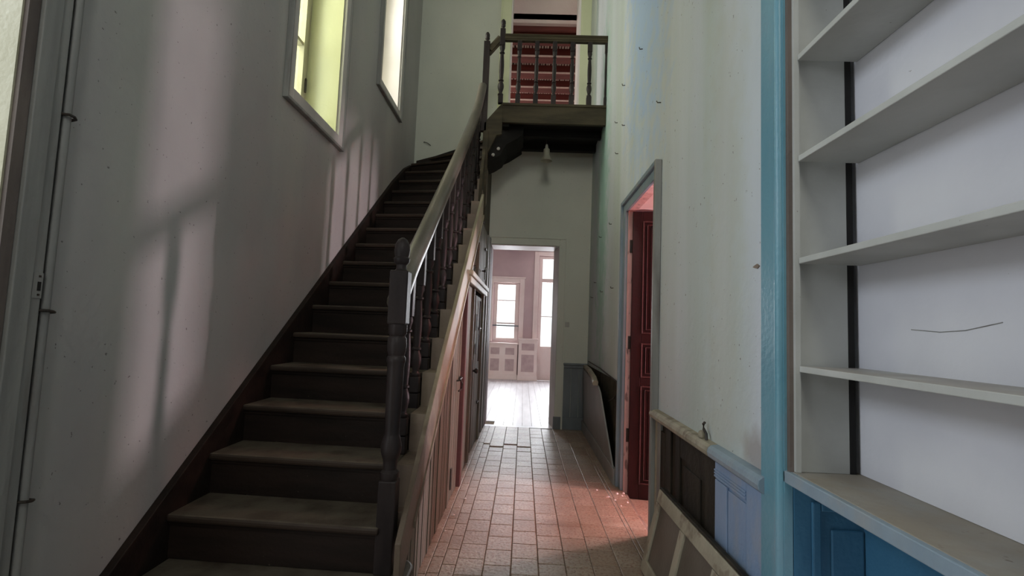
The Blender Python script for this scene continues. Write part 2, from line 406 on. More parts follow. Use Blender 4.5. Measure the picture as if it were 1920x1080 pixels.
# rooms seen through the doorways
w = MB()
w.box(-2.7, 2.7, Y1+.0, 12.15, -.10, -.008); rf = w.build('floor_far_room', 'mortar', kind='structure')
pl0 = None; x = -1.62
while x < 1.6:
    wd = .118
    mb = B(x+.0015, x+wd-.0015, YB+.12 if -.44 < x and x+wd < .42 else Y1+.01, 12.12, -.008, -.001)
    mb.build('floorboard', 'plank', rf); x += wd
B(-.44, .415, YB+.012, YB+.118, -.03, -.001).build('floorboard', 'plank', rf)
for nm, a in (('wall_far_left', (-2.8, -2.7, Y1, 12.3, 0, 3.2)), ('wall_far_right', (2.7, 2.8, Y1, 12.3, 0, 3.2))):
    B(*a).build(nm, 'far_plaster', kind='structure')
B(-2.8, 2.8, Y1, 12.3, 3.12, 3.22).build('ceiling_far_room', 'room_white', kind='structure')
YF = 12.12
w = MB()
w.box(-2.8, -.72, YF, YF+.2, 0, 3.2); w.box(-.72, -.13, YF, YF+.2, 0, .92); w.box(-.72, -.13, YF, YF+.2, 2.28, 3.2)
w.box(-.13, .34, YF, YF+.2, 0, 3.2); w.box(.34, 1.25, YF, YF+.2, 2.96, 3.2); w.box(1.25, 2.8, YF, YF+.2, 0, 3.2)
w.build('wall_far_back', 'far_plaster', kind='structure')
# far-room window with casing, sash and panes
c = bpy.data.objects.new('window_3', None); C.objects.link(c); put(c, (-.42, YF, .92)); c['kind'] = 'structure'
for a in ((-.85, -.74, YF-.03, YF, .88, 2.40), (-.11, .0, YF-.03, YF, .88, 2.40), (-.74, -.11, YF-.03, YF, 2.29, 2.40)):
    B(*a).build('window_casing', 'far_paint', c, bevel=.006)
B(-.88, .02, YF-.045, YF, 2.40, 2.43).build('cornice', 'far_paint', c)
s_ = MB()
for a in ((-.72, -.635, .92, 2.28), (-.215, -.13, .92, 2.28), (-.635, -.215, .92, .97), (-.635, -.215, 2.235, 2.28), (-.635, -.215, 1.30, 1.335), (-.635, -.215, 1.85, 1.875)):
    s_.box(a[0], a[1], YF+.03, YF+.08, a[2], a[3])
so = s_.build('sash', 'far_paint', c)
for a in ((.97, 1.30), (1.335, 1.85), (1.875, 2.235)):
    B(-.635, -.215, YF+.05, YF+.055, a[0], a[1]).build('pane', 'glass', so)
B(-.84, -.08, YF-.02, YF+.02, 1.245, 1.275).build('window_bar', 'dado_dark', c)
# French door of the far room
c = bpy.data.objects.new('door_1', None); C.objects.link(c); put(c, (.8, YF, 0)); c['kind'] = 'structure'
B(.22, .33, YF-.04, YF, .95, 3.06).build('door_casing', 'far_paint', c, bevel=.006)
B(.33, 1.35, YF-.04, YF, 2.97, 3.06).build('door_casing', 'far_paint', c)
s_ = MB()
for a in ((.34, .42, 0, 2.96), (1.17, 1.25, 0, 2.96), (.42, 1.17, 2.33, 2.42), (.42, 1.17, 2.89, 2.96), (.42, 1.17, 0, .14), (.42, 1.17, .72, .80), (.42, 1.17, 1.50, 1.52)):
    s_.box(a[0], a[1], YF+.03, YF+.08, a[2], a[3])
so = s_.build('door_leaf', 'far_paint', c)
B(.42, 1.17, YF+.045, YF+.065, .14, .72).build('door_panel', 'far_paint', so)
for a in ((.80, 1.50), (1.52, 2.33), (2.42, 2.89)):
    B(.42, 1.17, YF+.05, YF+.055, a[0], a[1]).build('pane', 'glass', so)

# upper room
B(-2.8, 1.2, Y1, 10.4, 3.5, 3.6).build('floor_upper_room', 'riser', kind='structure')
B(-2.8, -2.6, Y1, 10.4, 3.6, 5.45).build('wall_upper_left', 'room_white', kind='structure')
B(.95, 1.15, Y1, 10.4, 3.6, 5.45).build('wall_upper_right', 'room_white', kind='structure')
B(-2.8, 1.2, 10.3, 10.5, 3.6, 5.45).build('wall_upper_back', 'room_white', kind='structure')
cu = B(-2.8, 1.2, Y1, 10.4, 5.42, 5.5).build('ceiling_upper_room', 'red_beam', kind='structure')
B(-.9, 1.1, Y1, Y1+.07, 5.37, 6.3).build('trim_1', 'plaster_pink', kind='structure')
B(-2.6, .95, Y1+.071, Y1+.12, 5.31, 5.419).build('ceiling_beam', 'red_beam', cu, bevel=.006)
for k in range(7):
    ya = 6.80+.488*k
    bo = B(-2.6, .95, ya, ya+.21, 5.27, 5.40).build('ceiling_beam', 'red_beam', cu, bevel=.006)
    B(-2.6, .95, ya-.012, ya, 5.262, 5.285).build('beam_batten', 'lath', bo)
for k in range(8):
    ya = 6.80+.488*k-.12; lt = MB()
    for q in range(72):
        xx = -2.2+q*.043+random.uniform(-.006, .006)
        lt.box(xx, xx+.026, ya+random.uniform(-.01, .02), ya+.12, 5.396, 5.42)
    lt.build('lath_row', 'lath', cu, kind='stuff')

# side room behind the right door
B(W1, 4.6, 2.0, 6.2, -.14, -.04).build('floor_side_room', 'tile', kind='structure')
B(XR+.02, W1, 3.12, 3.97, -.12, -.035).build('trim_2', 'tile', kind='structure')
w = MB(); w.box(4.6, 4.7, 1.9, 6.3, -.1, 3.0); w.box(W1, 4.7, 1.9, 2.0, -.1, 3.0); w.box(W1, 4.7, 6.2, 6.3, -.1, 3.0)
w.build('wall_side_room', 'red_room', kind='structure')
B(W1, 4.7, 1.9, 6.3, 2.9, 3.0).build('ceiling_side_room', 'plaster_pink', kind='structure')

# side-room doorway lining and casing
c = bpy.data.objects.new('door_2', None); C.objects.link(c); put(c, (XR, 3.55, 0)); c['kind'] = 'structure'
B(XR-.002, XR+.045, 3.955, 3.972, -.03, 2.165).build('door_jamb', 'jamb_pink', c)
B(XR-.002, W1, 3.118, 3.135, 0, 2.165).build('door_jamb', 'jamb_pink', c)
B(XR-.002, XR+.06, 3.135, 3.955, 2.15, 2.167).build('door_head', 'jamb_pink', c)
B(XR+.06, W1, 3.135, 3.955, 2.156, 2.167).build('soffit', 'plaster_pink', c)
for (a, b_, p, q) in ((3.03, 3.115, 0, 2.22), (3.975, 4.06, 0, 2.22), (3.115, 3.975, 2.15, 2.22)):
    B(XR-.022, XR+.0, a, b_, p, q).build('door_casing', 'blue_grey', c, bevel=.004)
for (a, b_, p, q) in ((2.997, 3.032, 0, 2.245), (4.058, 4.09, 0, 2.245), (3.032, 4.058, 2.215, 2.245)):
    B(XR-.042, XR+.0, a, b_, p, q).build('casing_moulding', 'grey_wood' if a < 3.0 else 'blue_grey', c, bevel=.006)
for zz in (1.12, 1.87, .42):
    B(XR+.012, XR+.05, 3.945, 3.956, zz-.05, zz+.05).build('hinge', 'iron', c)
# the red panelled leaf, open into the side room
lf = bpy.data.objects.new('door_leaf', None); C.objects.link(lf); put(lf, (XR+.035, 3.90, -.03), c)
R1 = Matrix.Translation((XR+.022, 3.90, 0)) @ Matrix.Rotation(-math.radians(9), 4, 'Z')
def leafbox(n, mat, *a, bevel=0, par=None): return MB().box(*a).xf(R1).build(n, mat, par or lf, bevel=bevel)
leafbox('door_board', 'door_red', 0, .80, .010, .030, -.03, 2.135)
for a in ((0, .075, -.03, 2.135), (.69, .80, -.03, 2.135), (.075, .69, 2.06, 2.135), (.075, .69, 1.12, 1.19), (.075, .69, .80, .86), (.075, .69, -.03, .075)):
    leafbox('door_frame_piece', 'door_red', a[0], a[1], 0, .040, a[2], a[3], bevel=.003)
for (z0, z1) in ((1.19, 2.06), (.86, 1.12), (.075, .80)):
    for a in ((.075, .087, z0, z1), (.678, .69, z0, z1), (.087, .678, z0, z0+.012), (.087, .678, z1-.012, z1), (.108, .114, z0+.03, z1-.03), (.114, .65, z0+.03, z0+.036), (.114, .65, z1-.036, z1-.03)):
        leafbox('panel_moulding', 'door_worn', a[0], a[1], -.006, .012, a[2], a[3], bevel=.003)
    leafbox('raised_panel', 'door_red', .135, .635, .002, .012, z0+.045, z1-.045, bevel=.006)

# casings of the back doorways
c = bpy.data.objects.new('door_3', None); C.objects.link(c); put(c, (0, YB, 0)); c['kind'] = 'structure'
B(.415, .50, YB-.022, YB, 0, 2.325).build('door_casing', 'plaster_back', c, bevel=.004)
B(-.45, .415, YB-.022, YB, 2.24, 2.325).build('door_casing', 'plaster_back', c, bevel=.004)
B(.492, .512, YB-.034, YB, 0, 2.345).build('casing_moulding', 'plaster_back', c, bevel=.003)
B(-.45, .492, YB-.034, YB, 2.322, 2.345).build('casing_moulding', 'plaster_back', c, bevel=.003)
MB().prism('z', [(.42, YB-.02), (.412, YB-.02), (.368, Y1+.01), (.42, Y1+.01)], 0, 2.24).build('door_jamb', 'casing_white', c)
B(-.432, .37, YB, Y1+.01, 2.228, 2.242).build('door_head', 'far_paint', c)
B(-.445, -.432, YB, Y1+.01, 0, 2.228).build('door_jamb', 'red_frame', c)
c = bpy.data.objects.new('door_4', None); C.objects.link(c); put(c, (.14, YB, 3.6)); c['kind'] = 'structure'
B(-.425, -.30, YB-.022, YB, 3.60, 5.95).build('door_casing', 'plaster_yellow', c, bevel=.004)
B(-.437, -.42, YB-.032, YB, 3.60, 5.95).build('casing_moulding', 'plaster_yellow', c)
B(.60, .735, YB-.022, YB, 3.60, 5.95).build('door_casing', 'plaster_yellow', c, bevel=.004)
B(.575, .60, YB-.01, Y1, 3.60, 5.95).build('door_jamb', 'room_white', c)
B(-.30, -.288, YB, Y1, 3.60, 5.95).build('door_jamb', 'room_white', c)

# garden door frame at far left
c = bpy.data.objects.new('door_5', None); C.objects.link(c); put(c, (XL, 1.42, 0)); c['kind'] = 'structure'
B(T0, XL+.0, 1.352, 1.362, 0, 3.3).build('door_reveal', 'sash', c)
B(XL-.004, XL+.014, 1.358, 1.392, 0, 3.3).build('frame_edge', 'brown_edge', c)
B(XL-.002, XL+.026, 1.394, 1.452, 0, 3.3).build('frame_post', 'grey_wood', c, bevel=.003)
B(XL-.002, XL+.020, 1.453, 1.487, 0, 3.3).build('frame_post', 'grey_wood', c, bevel=.003)
MB().lathe(XL+.012, 1.512, [(.013, 0), (.013, 3.3)], 12).build('corner_bead', 'grey_wood', c, smooth=True)
B(XL-.002, XL+.006, 1.484, 1.499, 0, 3.3).build('dark_joint', 'black', c)
for zz in (.63, 1.19, 1.80):
    mb = MB(); mb.tube([(XL+.012, 1.490, zz), (XL+.036, 1.497, zz), (XL+.038, 1.512, zz-.002), (XL+.030, 1.526, zz-.004), (XL+.002, 1.534, zz-.006)], .0045)
    mb.build('hinge_pin', 'iron', c, smooth=True)
st = B(XL+.019, XL+.0235, 1.454, 1.485, 1.225, 1.302).build('strike_plate', 'grey_wood', c, bevel=.001)
B(XL+.023, XL+.0245, 1.468, 1.479, 1.248, 1.275).build('keyhole', 'black', st)
for zz in (1.236, 1.291): MB().box(XL+.023, XL+.026, 1.470, 1.476, zz-.003, zz+.003).build('screw', 'iron', st)

# dado on the back wall and the corridor skirtings
c = bpy.data.objects.new('trim_3', None); C.objects.link(c); put(c, (.65, YB, 0)); c['kind'] = 'structure'
for k in range(3):
    B(.512+k*.096, .512+(k+1)*.096-.004, YB-.014, YB, .15, .74).build('dado_board', 'dado_dark', c, bevel=.002)
B(.505, XR, YB-.03, YB, .74, .775).build('chair_rail', 'dado_dark', c, bevel=.006)
B(.505, XR, YB-.045, YB, .775, .80).build('chair_rail', 'dado_dark', c, bevel=.008)
B(.40, XR, YB-.03, YB, 0, .15).build('skirting', 'dado_dark', c, bevel=.005)
c = bpy.data.objects.new('baseboard_right', None); C.objects.link(c); put(c, (XR, 5.2, 0)); c['kind'] = 'structure'
B(XR-.055, XR-.03, 4.10, YB-.03, 0, .125).build('skirting', 'panel_grey', c, bevel=.004)
B(XR-.008, XR, 4.095, YB-.03, .0, .79).build('cavity_lining', 'cavity', c)

# ------------------------------------------------------------------ staircase
RI, GO = .185, .257
YN = lambda n: 2.12+GO*(n-2)          # nosing at the wall
ZT = lambda n: .375+RI*(n-2)          # tread top
SK = lambda n: .04+.008*(n-2)         # treads swing slightly towards the turn
st = thing('staircase', (-.97, 4.0, 0), 'dark wooden staircase climbing along the left wall to the landing', 'staircase')
XA, XB = XL+.03, -.548
def slab(xa, xb, ya0, yb0, ya1, yb1, z0, z1):
    return MB().prism('z', [(xa, ya0), (xb, yb0), (xb, yb1), (xa, ya1)], z0, z1)
for n in range(2, 17):
    yl, yr = YN(n), YN(n)-SK(n)
    mb = slab(XA, XB, yl, yr, yl+GO+.035, yr+GO+.030, ZT(n)-.032, ZT(n))
    mb.build('tread', 'tread', st, bevel=.011)
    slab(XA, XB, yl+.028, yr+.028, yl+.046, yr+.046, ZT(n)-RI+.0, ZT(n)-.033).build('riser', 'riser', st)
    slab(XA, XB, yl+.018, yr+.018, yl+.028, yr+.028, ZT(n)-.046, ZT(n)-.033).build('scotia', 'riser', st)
# first step with its rounded end
def bull(y0, y1, xe, r):
    p = [(XA, y1), (XA, y0)]
    for k in range(9):
        a = -PI/2+PI/2*k/8; p.append((xe-r+r*math.cos(a), y0+r+r*math.sin(a)))
    for k in range(9):
        a = PI/2*k/8; p.append((xe-r+r*math.cos(a), y1-r+r*math.sin(a)))
    return p
MB().prism('z', bull(1.84, 2.275, -.420, .10), .155, .187).build('tread', 'tread', st, bevel=.011)
MB().prism('z', bull(1.865, 2.25, -.435, .085), 0, .154).build('riser', 'riser', st)
# winders turning right at the back wall
px_, py_ = -.52, 5.42
wz = [(5.72, 3.150), (6.02, 3.335)]
def poly(name, pts, z0, z1, mat='tread', bevel=.010): return MB().prism('z', pts, z0, z1).build(name, mat, st, bevel=bevel)
poly('tread', [(XA, 6.00), (XB, 5.66), (XB, 5.82), (-1.10, YB-.01), (XA, YB-.01)], ZT(17)-.032, ZT(17))
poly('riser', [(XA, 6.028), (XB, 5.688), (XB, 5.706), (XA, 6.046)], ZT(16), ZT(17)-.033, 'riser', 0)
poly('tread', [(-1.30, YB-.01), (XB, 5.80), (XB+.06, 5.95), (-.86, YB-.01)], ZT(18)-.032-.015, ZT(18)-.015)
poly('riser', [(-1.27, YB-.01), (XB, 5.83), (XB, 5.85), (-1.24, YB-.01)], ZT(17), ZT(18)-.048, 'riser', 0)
poly('tread', [(-.92, YB-.01), (XB+.03, 5.90), (-.36, 5.93), (-.36, YB-.01)], 3.42, 3.452)
poly('riser', [(-.89, YB-.01), (XB+.03, 5.93), (XB+.05, 5.93), (-.87, YB-.01)], 3.30, 3.42, 'riser', 0)
# wall string on the left and along the back wall
def ztop(y): return ZT(2)+(y-2.12)*.715+.085
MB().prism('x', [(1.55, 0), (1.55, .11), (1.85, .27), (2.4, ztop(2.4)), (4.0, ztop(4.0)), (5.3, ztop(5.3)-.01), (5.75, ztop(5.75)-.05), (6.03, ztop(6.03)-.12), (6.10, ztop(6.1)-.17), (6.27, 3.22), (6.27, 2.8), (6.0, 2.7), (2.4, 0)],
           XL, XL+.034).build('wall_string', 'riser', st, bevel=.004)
MB().prism('y', [(XL+.034, 3.22), (XL+.034, 3.27), (-1.2, 3.34), (-.6, 3.56), (-.34, 3.62), (-.34, 3.3), (-.9, 3.1)], YB-.022, YB).build('wall_string', 'riser', st, bevel=.003)
# outer cut string: saw-tooth under the treads
pts = []
for n in range(2, 17):
    y = YN(n)-SK(n)+.028
    pts += [(y-.03, ZT(n)-RI+.001), (y-.03, ZT(n)+.001)]
pts += [(5.64, ZT(16)+.001), (5.64, 2.60), (2.29, .19)]
pts = [p for p in pts if p[0] > 2.27]; pts.insert(0, (2.27, ZT(2)+.001)); pts[-1] = (2.27, .19)
MB().prism('x', pts, XB-.001, -.469).build('outer_string', 'string', st)
tl = lambda y: .120+.72*(y-2.0)       # lower edge of the pale sloped board
MB().prism('x', [(2.03, .189), (2.03, .34), (2.5, tl(2.5)+.235), (2.9, tl(2.9)+.255), (5.0, tl(5.0)+.25), (5.0, tl(5.0)), (2.10, .189)], -.468, -.443).build('string_cap', 'trim_board', st, bevel=.004)
MB().prism('x', [(2.265, .312), (2.265, .34), (5.02, tl(5.02)+.028), (5.02, tl(5.02)-.0)], -.445, -.434).build('string_bead', 'trim_board', st, bevel=.002)

# turned profile helper: heights as fractions between z0 and z1
def turned(cx, cy, z0, z1, rad):
    H_ = z1-z0
    P = [(.82, 0), (1.0, .012), (1.0, .03), (.70, .045), (.62, .07), (.82, .10), (1.05, .15), (1.10, .19), (1.0, .23), (.72, .27), (.62, .285), (.95, .295), (.95, .31), (.68, .325),
         (.74, .36), (.86, .50), (.88, .60), (.80, .70), (.66, .80), (.60, .835), (.92, .85), (.92, .865), (.64, .88), (.74, .915), (.95, .945), (.98, .97), (.85, 1)]
    return MB().lathe(cx, cy, [(rad*r, z0+H_*t) for r, t in P], 14)

# newel at the foot
NX, NY, NW = -.527, 2.13, .0365
ZF = lambda z: 1.19+(z-1.19)*.962
nw = thing('newel_post', (NX, NY, .187), 'dark turned newel post with acorn top on the lowest step', 'newel post')
MB().box(NX-NW, NX+NW, NY-NW, NY+NW, .187, ZF(.53)).build('base_block', 'turned', nw, bevel=.006)
MB().lathe(NX, NY, [(r*.965, ZF(z)) for r, z in [(.036, .53), (.040, .545), (.040, .56), (.028, .572), (.030, .60), (.032, .612), (.036, .622), (.043, .645), (.044, .67), (.038, .70), (.034, .712), (.031, .72),
                    (.031, .74), (.035, .85), (.036, 1.0), (.037, 1.02), (.041, 1.03), (.041, 1.045), (.034, 1.055), (.040, 1.075), (.042, 1.10), (.040, 1.13), (.033, 1.14), (.040, 1.15), (.040, 1.19)]], 18).build('turned_shaft', 'turned', nw, smooth=True)
MB().box(NX-.0385, NX+.0385, NY-.0385, NY+.0385, 1.19, ZF(1.425)).build('top_block', 'turned', nw, bevel=.006)
MB().lathe(NX, NY, [(r*.965, ZF(z)) for r, z in [(.030, 1.425), (.022, 1.435), (.022, 1.452), (.034, 1.465), (.036, 1.48), (.030, 1.487), (.033, 1.50), (.035, 1.52), (.031, 1.545), (.020, 1.565), (.006, 1.574)]], 18).build('acorn_finial', 'turned', nw, smooth=True)

# balusters, one per tread
BX = -.578
b0 = thing('stair_baluster', (BX, 2.53, .56), 'dark turned baluster of the stair flight, in the row between foot newel and landing', 'baluster', 'turned balusters of the stair flight')
zb = .56
BW = .026
parts = [MB().box(BX-BW, BX+BW, 2.53-BW, 2.53+BW, zb+.002, zb+.085).build('lower_block', 'turned', b0, bevel=.004),
         MB().box(BX-BW, BX+BW, 2.53-BW, 2.53+BW, zb+.089, zb+.175).build('base_block', 'turned', b0, bevel=.006),
         turned(BX, 2.53, zb+.175, zb+.67, .027).build('turned_shaft', 'turned', b0, smooth=True),
         MB().box(BX-BW, BX+BW, 2.53-BW, 2.53+BW, zb+.67, zb+.905).build('top_block', 'turned', b0, bevel=.004)]
ORD = ['first', 'second', 'third', 'fourth', 'fifth', 'sixth', 'seventh', 'eighth', 'ninth', 'tenth', 'eleventh', 'twelfth', 'thirteenth']
b0['label'] = 'dark turned stair baluster, first one up from the foot newel'
for k in range(1, 13):
    r = b0.copy(); C.objects.link(r); r['label'] = 'dark turned stair baluster, %s one up from the foot newel' % ORD[k]; put(r, (BX, 2.53+.247*k, zb+.177*k))
    for p in parts:
        q = p.copy(); C.objects.link(q); WL[q.name] = WL[p.name]; q.parent = r; q.location = p.location

# handrail
hr = [(-.545, 2.165, 1.275), (-.56, 2.45, 1.475), (-.56, 2.75, 1.69), (-.56, 3.3, 2.085), (-.56, 3.9, 2.52), (-.56, 4.45, 2.93), (-.555, 4.85, 3.26), (-.545, 5.1, 3.52), (-.53, 5.26, 3.78)]
def catmull(P, n=6):
    P = [Vector(p) for p in P]; out = []
    for i in range(len(P)-1):
        a = P[max(i-1, 0)]; b = P[i]; c_ = P[i+1]; d = P[min(i+2, len(P)-1)]
        for k in range(n):
            t = k/n
            out.append(.5*((2*b)+(c_-a)*t+(2*a-5*b+4*c_-d)*t*t+(3*b-a-3*c_+d)*t**3))
    return out+[P[-1]]
rp = [(-.030, -.045), (.030, -.045), (.032, -.020), (.041, -.010), (.044, .006), (.041, .026), (.028, .042), (0, .050), (-.028, .042), (-.041, .026), (-.044, .006), (-.041, -.010), (-.032, -.020)]
hd = MB().sweep(catmull(hr), rp).build('handrail', 'rail', None, smooth=True)
tag(hd, 'thick rounded wooden handrail rising along the stair balusters', 'handrail')

# ------------------------------------------------------------------ landing
YLn = 5.25
ld = thing('stair_landing', (.2, 5.75, 3.37), 'dark wooden landing platform high above the corridor', 'landing')
B(-.31, XR-.003, YLn, YLn+.045, 3.385, 3.60).build('fascia_beam', 'beam', ld, bevel=.004)
B(-.31, XR-.003, YLn-.012, YLn+.0, 3.572, 3.60).build('nosing', 'beam', ld, bevel=.004)
for k in range(6):
    B(-.31+k*.185, -.31+(k+1)*.185-.003, YLn+.046, YB-.002, 3.555, 3.597).build('floor_plank', 'beam', ld)
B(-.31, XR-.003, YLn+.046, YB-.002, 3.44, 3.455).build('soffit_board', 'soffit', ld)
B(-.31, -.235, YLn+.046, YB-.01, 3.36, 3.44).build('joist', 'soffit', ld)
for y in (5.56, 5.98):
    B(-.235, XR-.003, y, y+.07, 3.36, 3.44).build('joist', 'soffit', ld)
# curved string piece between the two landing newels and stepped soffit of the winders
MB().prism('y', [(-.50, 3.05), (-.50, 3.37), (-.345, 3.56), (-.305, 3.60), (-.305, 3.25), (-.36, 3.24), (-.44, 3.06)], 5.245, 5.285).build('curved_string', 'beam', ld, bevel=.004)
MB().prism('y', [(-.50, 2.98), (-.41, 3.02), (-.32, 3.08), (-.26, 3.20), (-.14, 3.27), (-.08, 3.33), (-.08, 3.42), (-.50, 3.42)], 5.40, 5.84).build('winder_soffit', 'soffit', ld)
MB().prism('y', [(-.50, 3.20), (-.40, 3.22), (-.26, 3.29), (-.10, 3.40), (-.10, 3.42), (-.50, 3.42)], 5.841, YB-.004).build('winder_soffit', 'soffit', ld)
MB().prism('x', [(4.95, 2.24), (5.05, 2.75), (5.25, 3.10), (YB-.01, 3.12), (YB-.01, 2.30), (6.0, 2.26)], -.50, -.470).build('corner_panel', 'beam', ld)
B(-.505, -.448, 5.24, 5.30, 2.30, 3.28).build('stair_post', 'beam', ld, bevel=.004)

def landing_newel(x, y, zbase, zblock, ztopb, name, label):
    t = thing(name, (x, y, zbase), label, 'newel post')
    return t
t = thing('newel_post', (-.505, 5.27, 3.28), 'dark landing newel with ball top where the handrail ends', 'newel post')
B(-.538, -.472, 5.245, 5.305, 3.285, 4.29).build('post', 'turned', t, bevel=.004)
MB().lathe(-.505, 5.275, [(.026, 4.29), (.014, 4.298), (.014, 4.31), (.024, 4.32), (.026, 4.335), (.022, 4.343), (.026, 4.355), (.024, 4.38), (.012, 4.40), (.003, 4.405)], 14).build('finial', 'turned', t, smooth=True)
t = thing('newel_post', (-.338, 5.275, 3.60), 'dark turned landing newel at the left end of the balustrade', 'newel post')
B(-.362, -.310, 5.250, 5.302, 3.602, 3.69).build('base_block', 'turned', t, bevel=.004)
turned(-.338, 5.276, 3.69, 4.25, .030).build('turned_shaft', 'turned', t, smooth=True)
B(-.366, -.310, 5.248, 5.304, 4.25, 4.44).build('top_block', 'turned', t, bevel=.004)
MB().lathe(-.338, 5.276, [(.026, 4.44), (.014, 4.448), (.014, 4.46), (.024, 4.47), (.026, 4.485), (.022, 4.493), (.027, 4.505), (.025, 4.53), (.012, 4.55), (.003, 4.556)], 14).build('finial', 'turned', t, smooth=True)
t = thing('handrail', (-.42, 5.275, 4.2), 'short sloping dark handrail between the two landing newels', 'handrail')
MB().sweep([(-.475, 5.275, 4.20), (-.362, 5.275, 4.34)], [(-.022, -.03), (.022, -.03), (.024, .015), (.016, .032), (-.016, .032), (-.024, .015)]).build('rail', 'beam', t)
MB().sweep([(-.475, 5.275, 4.145), (-.362, 5.275, 4.285)], [(-.010, -.012), (.010, -.012), (.010, .012), (-.010, .012)]).build('under_rail', 'beam', t)
t = tag(MB().sweep([(-.312, 5.275, 4.35), (XR-.003, 5.275, 4.35)], [(-.022, -.045), (.022, -.045), (.022, -.030), (.030, -.024), (.030, -.008), (.024, .0), (.036, .012), (.036, .022), (.020, .032), (-.020, .032), (-.036, .022), (-.036, .012), (-.024, 0), (-.030, -.008), (-.030, -.024), (-.022, -.030)]).build('handrail', 'beam', None),
        'straight dark moulded handrail across the top of the landing balustrade', 'handrail')
lb = thing('landing_baluster', (-.150, 5.275, 3.60), 'dark turned baluster on the landing front edge', 'baluster', 'turned balusters along the landing edge')
lp = [B(-.150-.026, -.150+.026, 5.249, 5.301, 3.601, 3.70).build('base_block', 'turned', lb, bevel=.004),
      turned(-.150, 5.275, 3.70, 4.20, .025).build('turned_shaft', 'turned', lb, smooth=True),
      B(-.150-.024, -.150+.024, 5.251, 5.299, 4.20, 4.306).build('top_block', 'turned', lb, bevel=.004)]
lb['label'] = 'dark landing baluster, leftmost of the five beside the turned newel'
for k, X in enumerate((.040, .232, .424, .612)):
    r = lb.copy(); C.objects.link(r); r['label'] = 'dark landing baluster, %s from the left of the five' % ORD[k+1] if k < 3 else 'dark landing baluster, rightmost of the five, nearest the right wall'; put(r, (X, 5.275, 3.60))
    for p in lp:
        q = p.copy(); C.objects.link(q); WL[q.name] = WL[p.name]; q.parent = r; q.location = p.location
t = thing('half_baluster', (.785, 5.275, 3.6), 'dark half baluster fixed against the right wall at the landing end', 'baluster')
B(.772, .797, 5.255, 5.295, 3.601, 3.70).build('base_block', 'turned', t)
MB().lathe(.786, 5.275, [(.010, 3.70), (.012, 3.74), (.009, 3.85), (.011, 4.0), (.008, 4.15), (.011, 4.20)], 10).build('turned_shaft', 'turned', t, smooth=True)
B(.774, .797, 5.257, 5.293, 4.20, 4.306).build('top_block', 'turned', t)

# pendant lamp
t = thing('pendant_lamp', (.193, 5.72, 3.13), 'small bell-shaped frosted glass lamp hanging under the landing', 'lamp')
MB().tube([(.193, 5.72, 3.44), (.190, 5.72, 3.36), (.196, 5.72, 3.30)], .004, 6).build('cord', 'iron', t)
MB().lathe(.193, 5.72, [(.030, 3.425), (.030, 3.44)], 12).build('ceiling_rose', 'porcelain', t)
MB().lathe(.195, 5.72, [(.016, 3.27), (.018, 3.30), (.012, 3.33)], 12).build('lamp_holder', 'porcelain', t, smooth=True)
MB().lathe(.195, 5.72, [(.020, 3.285), (.034, 3.275), (.038, 3.24), (.040, 3.20), (.050, 3.17), (.064, 3.150), (.070, 3.135), (.066, 3.135), (.056, 3.152), (.044, 3.175), (.036, 3.20), (.034, 3.24), (.029, 3.270), (.018, 3.279)], 20).build('glass_shade', 'frost', t, smooth=True)
for i, (X, Z, lab) in enumerate(((-.341, 3.135, 'upper of two small white porcelain knobs below the landing corner'), (-.396, 3.065, 'lower of two small white porcelain knobs below the landing corner'))):
    t = thing('porcelain_knob', (X, 5.26, Z), lab, 'knob')
    k = MB().lathe(0, 0, [(.008, 0), (.010, .012), (.016, .02), (.019, .032), (.015, .045), (.006, .05)], 14)
    k.xf(Matrix.Translation((X, 5.395, Z)) @ Matrix.Rotation(PI/2, 4, 'X')).build('cap', 'porcelain', t, smooth=True)
    MB().tube([(X, 5.40, Z), (X, 5.385, Z)], .006, 8).build('stem', 'iron', t)

# ------------------------------------------------------------------ boarding and doors under the stairs
pn = thing('understair_boarding', (-.46, 3.0, 0), 'narrow vertical boards closing the side of the staircase', 'panelling')
def boards(par, y0, y1, zlo, zhi, x0=-.462, th=.016, wd=.085, mat='boards', name='board'):
    n = max(1, round((y1-y0)/wd)); d = (y1-y0)/n; out = []
    for k in range(n):
        a = y0+k*d+.004; b_ = y0+(k+1)*d-.004
        j = random.uniform(-.003, .003)
        za, zb_ = (zhi(a), zhi(b_)) if callable(zhi) else (zhi, zhi)
        if za-zlo < .02: continue
        out.append(MB().prism('x', [(a, zlo), (b_, zlo), (b_, zb_), (a, za)], x0-th+j, x0+j).build(name, mat, par, bevel=.002))
    return out
boards(pn, 2.268, 3.86, .004, lambda y: tl(y)+.03, wd=.052)
MB().prism('x', [(2.27, 0), (3.9, 0), (3.9, tl(3.9)+.02), (2.27, tl(2.27)+.02)], -.50, -.484).build('backing', 'black', pn)
MB().prism('x', [(2.3, 0), (6.2, 0), (6.2, 2.2), (5.1, 2.28)], -.53, -.505).build('backing', 'black', pn)
pf = B(-.480, -.430, 3.872, 3.935, .002, 1.47).build('frame_post', 'red_frame', pn, bevel=.004)
B(-.470, -.434, 3.945, 3.975, .002, 1.50).build('frame_post', 'boards', pn)
def hinge(par, y, z, h=.11, x=-.457):
    o = B(x, x+.008, y-.018, y+.018, z-h/2, z+h/2).build('hinge', 'iron', par, bevel=.002); return o
def bolt(par, y, z, w_=.09, x=-.455):
    mb = MB().tube([(x+.012, y-w_, z), (x+.012, y+w_*.4, z)], .005, 6); mb.box(x, x+.008, y-w_*.6, y-w_*.4, z-.015, z+.015); mb.box(x, x+.008, y, y+.03, z-.015, z+.015)
    return mb.build('bolt', 'iron', par)
hinge(pn, 3.20, .97, .13); 
bolt(pn, 3.80, .81, .10)
